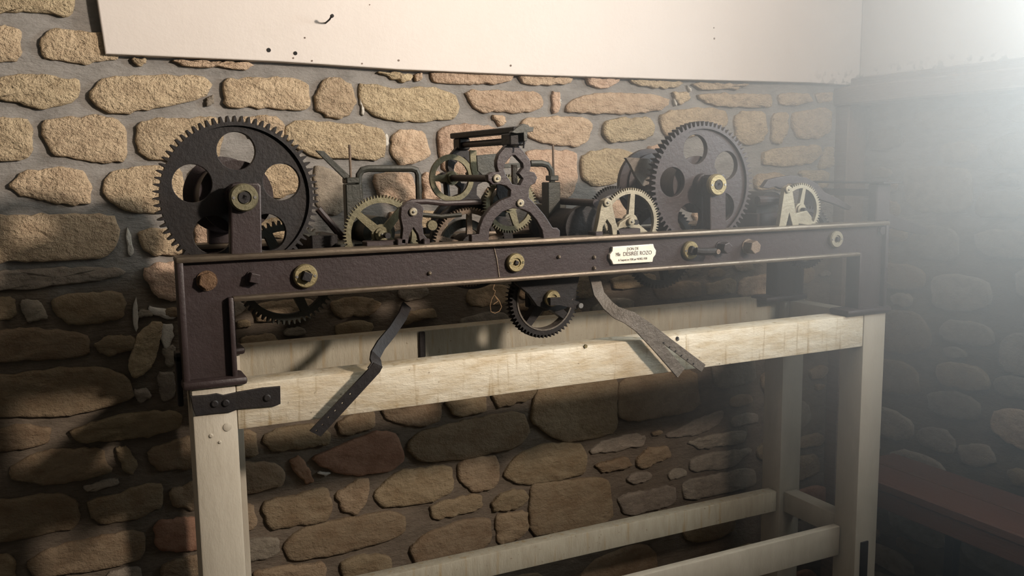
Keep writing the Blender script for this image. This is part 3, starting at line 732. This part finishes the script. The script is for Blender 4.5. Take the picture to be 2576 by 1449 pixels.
h = at(1294, 357, .02); bo = MB().lathe(h.x, h.z, [(.022, .010), (.012, .010), (.010, .007), (.013, .004)], 22).build('head_boss', M_pale, CK)
arbor(h.x, h.z+.002, .03, .33, .0075, M_iron)
tb = MB().box(h.x-.016, h.x+.018, -.006, .345, h.z+.018, h.z+.031, .002); tb.box(h.x-.018, h.x+.02, .005, .05, h.z-.008, h.z+.018, .003); tb.box(h.x-.014, h.x+.014, .29, .33, h.z-.01, h.z+.018, .003)
tb.build('top_bar', M_black, CK)
shape('spring_clip', [(1286, 333), (1300, 321), (1318, 311), (1330, 315), (1333, 319), (1343, 320), (1341, 331), (1327, 333), (1326, 355), (1318, 355), (1317, 334), (1300, 336)], -.008, .006, M_green)
MB().tube([at(1319, 350, -.004), at(1317, 373, -.004)], .002, 8).build('pin', M_black, CK)
e = at(1251, 449, .016); arbor(e.x, e.z, .03, .33, .008, M_iron)
W = wheel('fly_pulley', e.x, e.z, .056, 0, .268, .276, 0, M_dkbrass, 2, hub=.3, phi=0, half=.12, rim=.78); tag(W, 'small tarnished brass ring wheel with two spokes')
shape('brass_arm', [(1182, 378), (1199, 378), (1204, 440), (1190, 445), (1184, 420)], .2, .206, M_dkbrass)
shape('fan_plate', [(1199, 391), (1253, 386), (1256, 432), (1240, 440), (1215, 442), (1202, 430)], .15, .154, M_green)
MB().tube([(e.x-.004, .30, e.z), (e.x-.004, .292, e.z-.045)], .008, 8).build('crutch', M_black, CK)
shape('pallet_fork', [(1289, 414), (1302, 414), (1303, 460), (1312, 466), (1312, 497), (1302, 497), (1301, 476), (1297, 476), (1296, 497), (1286, 497), (1286, 467), (1290, 460)], .055, .063, M_rust)
shape('cross_bar', [(1268, 412), (1320, 409), (1320, 421), (1268, 423)], .22, .23, M_green)
p = at(1284, 513, .10); W = wheel('escape_wheel', p.x, p.z, .066, 60, .10, .107, .006, M_dkbrass, 4, hub=.3, phi=.3, half=.10, rim=.76); tag(W, 'tarnished brass wheel behind the arched frame')
arbor(p.x, p.z, .03, .3, .006); MB().lathe(p.x, p.z, [(.13, .03), (.2, .03)], 24).build('hub', M_green, CK)
shape('back_plate', [(1250, 455), (1290, 470), (1290, 520), (1262, 515), (1250, 490)], .09, .094, M_black)
handle([(1335, 411), (1362, 411), (1377, 415), (1386, 428), (1389, 450), (1388, 512)], .22, .008)
MB().tube([at(1391, 364, .22), at(1393, 446, .22)], .0028, 8).build('rod', M_rust, CK)
block('rod_nut', 1384, 1406, 441, 455, .21, .235, M_green); block('rod_post', 1380, 1410, 458, 600, .205, .24, M_green)
q = at(1500, 511, .05); arbor(q.x, q.z, .05, .32, .0085, M_iron); block('arbor_support', 1365, 1425, 512, 600, .24, .28, M_green)
q = at(1470, 572, .1); MB().lathe(q.x, q.z, [(.10, .05), (.11, .052), (.115, .042), (.26, .042), (.265, .055), (.28, .055)], 36).build('drum', M_black, CK)
# second striking wheel with its cock
p = at(1587, 558, .055); W = wheel('brass_wheel', p.x, p.z, .080, 76, .055, .065, .006, M_pale, 3, hub=.24, phi=PI/2-.08, half=.075, rim=.82); tag(W, 'pale brass wheel with three spokes beside the forked cock')
arbor(p.x, p.z, .03, .3, .006)
q = at(1545, 540, .14); wheel('dark_wheel', q.x, q.z, .07, 60, .14, .15, .007, M_black, 'rim', rim=.7)
shape('cock', [(1497, 596), (1505, 560), (1512, 520), (1518, 504), (1528, 498), (1537, 504), (1541, 520), (1550, 560), (1562, 593), (1542, 595), (1538, 568), (1527, 552), (1517, 570), (1514, 596)], .02, .036, M_pale)
screw(1528, 510, .02, .009); screw(1589, 558, .022, .0085); shape('bearing_arm', [(1552, 578), (1560, 560), (1578, 549), (1592, 548), (1598, 560), (1592, 570), (1570, 572)], .026, .04, M_pale)
block('bearing_block', 1550, 1612, 574, 600, .02, .05, M_iron); block('bearing_block', 1498, 1518, 582, 600, .016, .05, M_iron)
shape('fly_vane', [(1574, 397), (1583, 396), (1633, 399), (1656, 442), (1660, 470), (1617, 468), (1600, 445), (1586, 415)], .12, .130, M_lever)
p = AX['g2']; MB().lathe(p.x-.012, p.z, [(.272, .092), (.285, .092)], 48).build('barrel_flange', M_iron, CK)
# chiming wheel by the end of the bed
p = at(2014, 528, .05); W = wheel('brass_wheel', p.x, p.z, .070, 60, .05, .06, .006, M_pale, 3, hub=.26, phi=PI/2-.2, half=.075, rim=.8); tag(W, 'pale brass wheel with three spokes near the end of the bed')
arbor(p.x, p.z, .03, .3, .006)
shape('cock', [(1960, 570), (1966, 530), (1972, 490), (1976, 472), (1985, 466), (1993, 473), (1997, 500), (2003, 540), (2010, 566), (1994, 567), (1986, 535), (1978, 568)], .02, .034, M_pale); screw(1984, 477, .02, .009)
shape('bearing_arm', [(1996, 562), (2000, 538), (2030, 530), (2042, 545), (2042, 566)], .026, .04, M_pale)
q = at(1940, 530, .1); MB().lathe(q.x, q.z, [(.1, .05), (.27, .05)], 28).build('drum', M_black, CK)
block('bearing_block', 1905, 1960, 535, 580, .09, .2, M_iron); MB().tube([at(1905, 505, .08), at(1965, 503, .08)], .012, 10).build('spacer_rod', M_iron, CK)
shape('hammer_lever', [(1919, 472), (1932, 453), (1955, 447), (1990, 441), (2030, 447), (2056, 462), (2076, 484), (2110, 500), (2142, 520), (2136, 528), (2100, 513), (2064, 502), (2045, 477), (2010, 463), (1985, 461), (1968, 476), (1952, 469), (1935, 474)], .085, .1, M_iron)
# guide bracket on the end of the bed
eb = MB(); a = at(2206, 462, .02); b = at(2237, 555, .02)
eb.box(a.x, b.x, .018, .05, 1.452, a.z, .003); eb.build('guide_pillar', M_iron, CK); MB().box(a.x, b.x, .28, .31, 1.452, a.z, .003).build('guide_pillar', M_iron, CK)
MB().box(a.x-.005, b.x+.012, -.006, .33, a.z, a.z+.005, .001).build('guide_bar', M_black, CK)
MB().box(a.x+.003, b.x-.004, .05, .28, a.z-.034, a.z-.016, .002).build('guide_bar', M_iron, CK)
shape('end_lever', [(2232, 533), (2262, 547), (2300, 560), (2334, 574), (2342, 582), (2334, 592), (2290, 584), (2250, 575), (2232, 568)], .03, .045, M_iron)
# hanging wheel under the bed with bracket, bush and crank
p = at(1366, 752, .09)
W = wheel('hanging_wheel', p.x, p.z, .090, 58, .08, .105, .007, M_black, 4, hub=.3, phi=.9, half=.09, rim=.80); tag(W, 'black spur wheel hanging below the bed')
MB().plate([circle(p.x, p.z, .0725, 48), circle(p.x, p.z, .069, 48)], .078, .105).build('rim_highlight', M_lever, W)  # lighter ring standing in for the highlight inside the rim
shape('hanger', [(1290, 690), (1462, 680), (1448, 740), (1425, 776), (1400, 784), (1378, 778), (1352, 770), (1330, 740), (1300, 715)], .045, .06, M_black)
o = bush(1393, 751, .0185, M_brass, y=.045, th=.012, sq=0)
q = at(1392, 757, .03); k = at(1450, 767, .02)
MB().ribbon([(q.x-.012, .026, q.z), (q.x+.01, .024, q.z), (k.x, .016, k.z)], .017, .012).build('crank_arm', M_black, CK)
MB().lathe(k.x+.003, k.z, [(.004, .006), (.02, .006)], 12).build('crank_pin', M_steel, CK)
block('hanger_arm', 1330, 1350, 700, 775, .11, .13, M_black)
# bell levers that hang down in front of the stand
l1 = MB(); l1.ribbon([at(1023, 768, .12), at(1012, 795, .10), at(985, 835, .05), at(958, 868, .012), at(944, 893, -.008), at(944, 906, -.024), at(947, 918, -.031), at(936, 934, -.0335)], .0235, .005)
l1.plate([xz([(940, 912), (962, 922), (955, 936), (806, 1098), (779, 1084), (928, 927)], -.034)] + [xz([(cx+2.6*math.cos(t*PI/4), cy+2.6*math.sin(t*PI/4)) for t in range(8)], -.034) for cx, cy in ((881, 991), (861, 1014), (843, 1033), (826, 1050), (811, 1068), (796, 1083))], -.036, -.031)
tag(l1.build('bell_lever', M_black, CK), 'black drilled iron lever')
l2 = MB(); l2.ribbon([at(1490, 680, .06), at(1497, 705, .05), at(1506, 740, .03), at(1529, 769, .01), at(1552, 788, -.01), at(1578, 800, -.022), at(1608, 822, -.03), at(1651, 868, -.034), at(1712, 938, -.034)], .027, .006)
tag(l2.build('bell_lever', M_lever, CK), 'rusty bent iron lever')
l3 = MB(); l3.ribbon([at(1552, 782, .0), at(1590, 795, -.012), at(1630, 822, -.018), at(1690, 868, -.02), at(1768, 926, -.02)], .020, .006)
l3.build('bell_lever', M_lever, CK)
for t in range(7):
    q = at(1655+t*15, 852+t*10.5, -.024); MB().lathe(q.x, q.z, [(-.022, .0022), (-.0245, .002)], 8).build('lever_hole', M_dark, l3 if False else CK)
block('rear_strap', 1056, 1070, 834, 900, .318, .324, M_black)
# wire loop hanging from the bed
wl = MB().tube([at(a_, b_, -.006) for a_, b_ in ((1244, 715), (1240, 727), (1246, 732), (1243, 742), (1237, 752), (1233, 768), (1235, 784), (1245, 788), (1256, 783), (1262, 772), (1256, 757), (1249, 748), (1243, 740), (1250, 752), (1253, 757), (1241, 766))], .0009, 6)
tag(wl.build('wire_loop', M_copper), 'thin copper wire loop hanging under the iron bed', 'wire')

# ------------------------------------------------------------------ bench by the return wall
BN = empty('bench', (2.1, 0, 0)); tag(BN, 'red brown wooden bench with a dark leg along the stone return wall', 'bench')
zt = atX(2275, 1148, XR-.03).z
MB().box(2.09, XR-.03, -.55, .30, zt-.03, zt, .004).build('seat_plank', M_bench, BN)
MB().box(1.95, 2.085, -.55, .30, zt-.03, zt-.002, .004).build('seat_plank', M_bench, BN)
MB().box(1.955, 1.985, -.55, .30, zt-.085, zt-.031, .003).build('apron', M_bench, BN)
for y in (-.10, -.52): MB().box(1.99, 2.02, y, y+.03, 0, zt-.031, .002).build('leg', M_black, BN)

# ------------------------------------------------------------------ lens glare built as a scattering volume by the return wall
def glare_haze(name, c, r, dens, label):
    bm = bmesh.new(); bmesh.ops.create_uvsphere(bm, u_segments=40, v_segments=24, radius=1)
    lim = ((XR-.018-c[0])/r[0], (YW-.036-c[1])/r[1], (2.78-c[2])/r[2])
    for v in bm.verts: v.co = Vector(tuple(min(v.co[i], lim[i]) for i in range(3)))
    me = bpy.data.meshes.new(name); bm.to_mesh(me); bm.free()
    M = bpy.data.materials.new(name); M.use_nodes = True; N = M.node_tree.nodes; N.clear(); L = M.node_tree.links
    o_ = N.new('ShaderNodeOutputMaterial'); v_ = N.new('ShaderNodeVolumeScatter'); v_.inputs['Color'].default_value = (.95, .985, 1, 1)
    v_.inputs['Anisotropy'].default_value = .1
    tc = N.new('ShaderNodeTexCoord'); g = N.new('ShaderNodeTexGradient'); g.gradient_type = 'SPHERICAL'
    L.new(tc.outputs['Object'], g.inputs[0])
    p = N.new('ShaderNodeMath'); p.operation = 'POWER'; p.inputs[1].default_value = 1.4; L.new(g.outputs['Fac'], p.inputs[0])
    q = N.new('ShaderNodeMath'); q.operation = 'MULTIPLY'; q.inputs[1].default_value = dens; L.new(p.outputs[0], q.inputs[0])
    L.new(q.outputs[0], v_.inputs['Density'])
    L.new(v_.outputs[0], o_.inputs['Volume']); me.materials.append(M)
    o = bpy.data.objects.new(name, me); COL.objects.link(o); o.location = c; o.scale = r
    tag(o, label, 'glare_haze', kind='stuff')
glare_haze('glare_haze', (2.16, -.55, 1.98), (1.75, 1.6, 1.65), 1.15, 'pale added volume standing in for lens glare by the return wall')
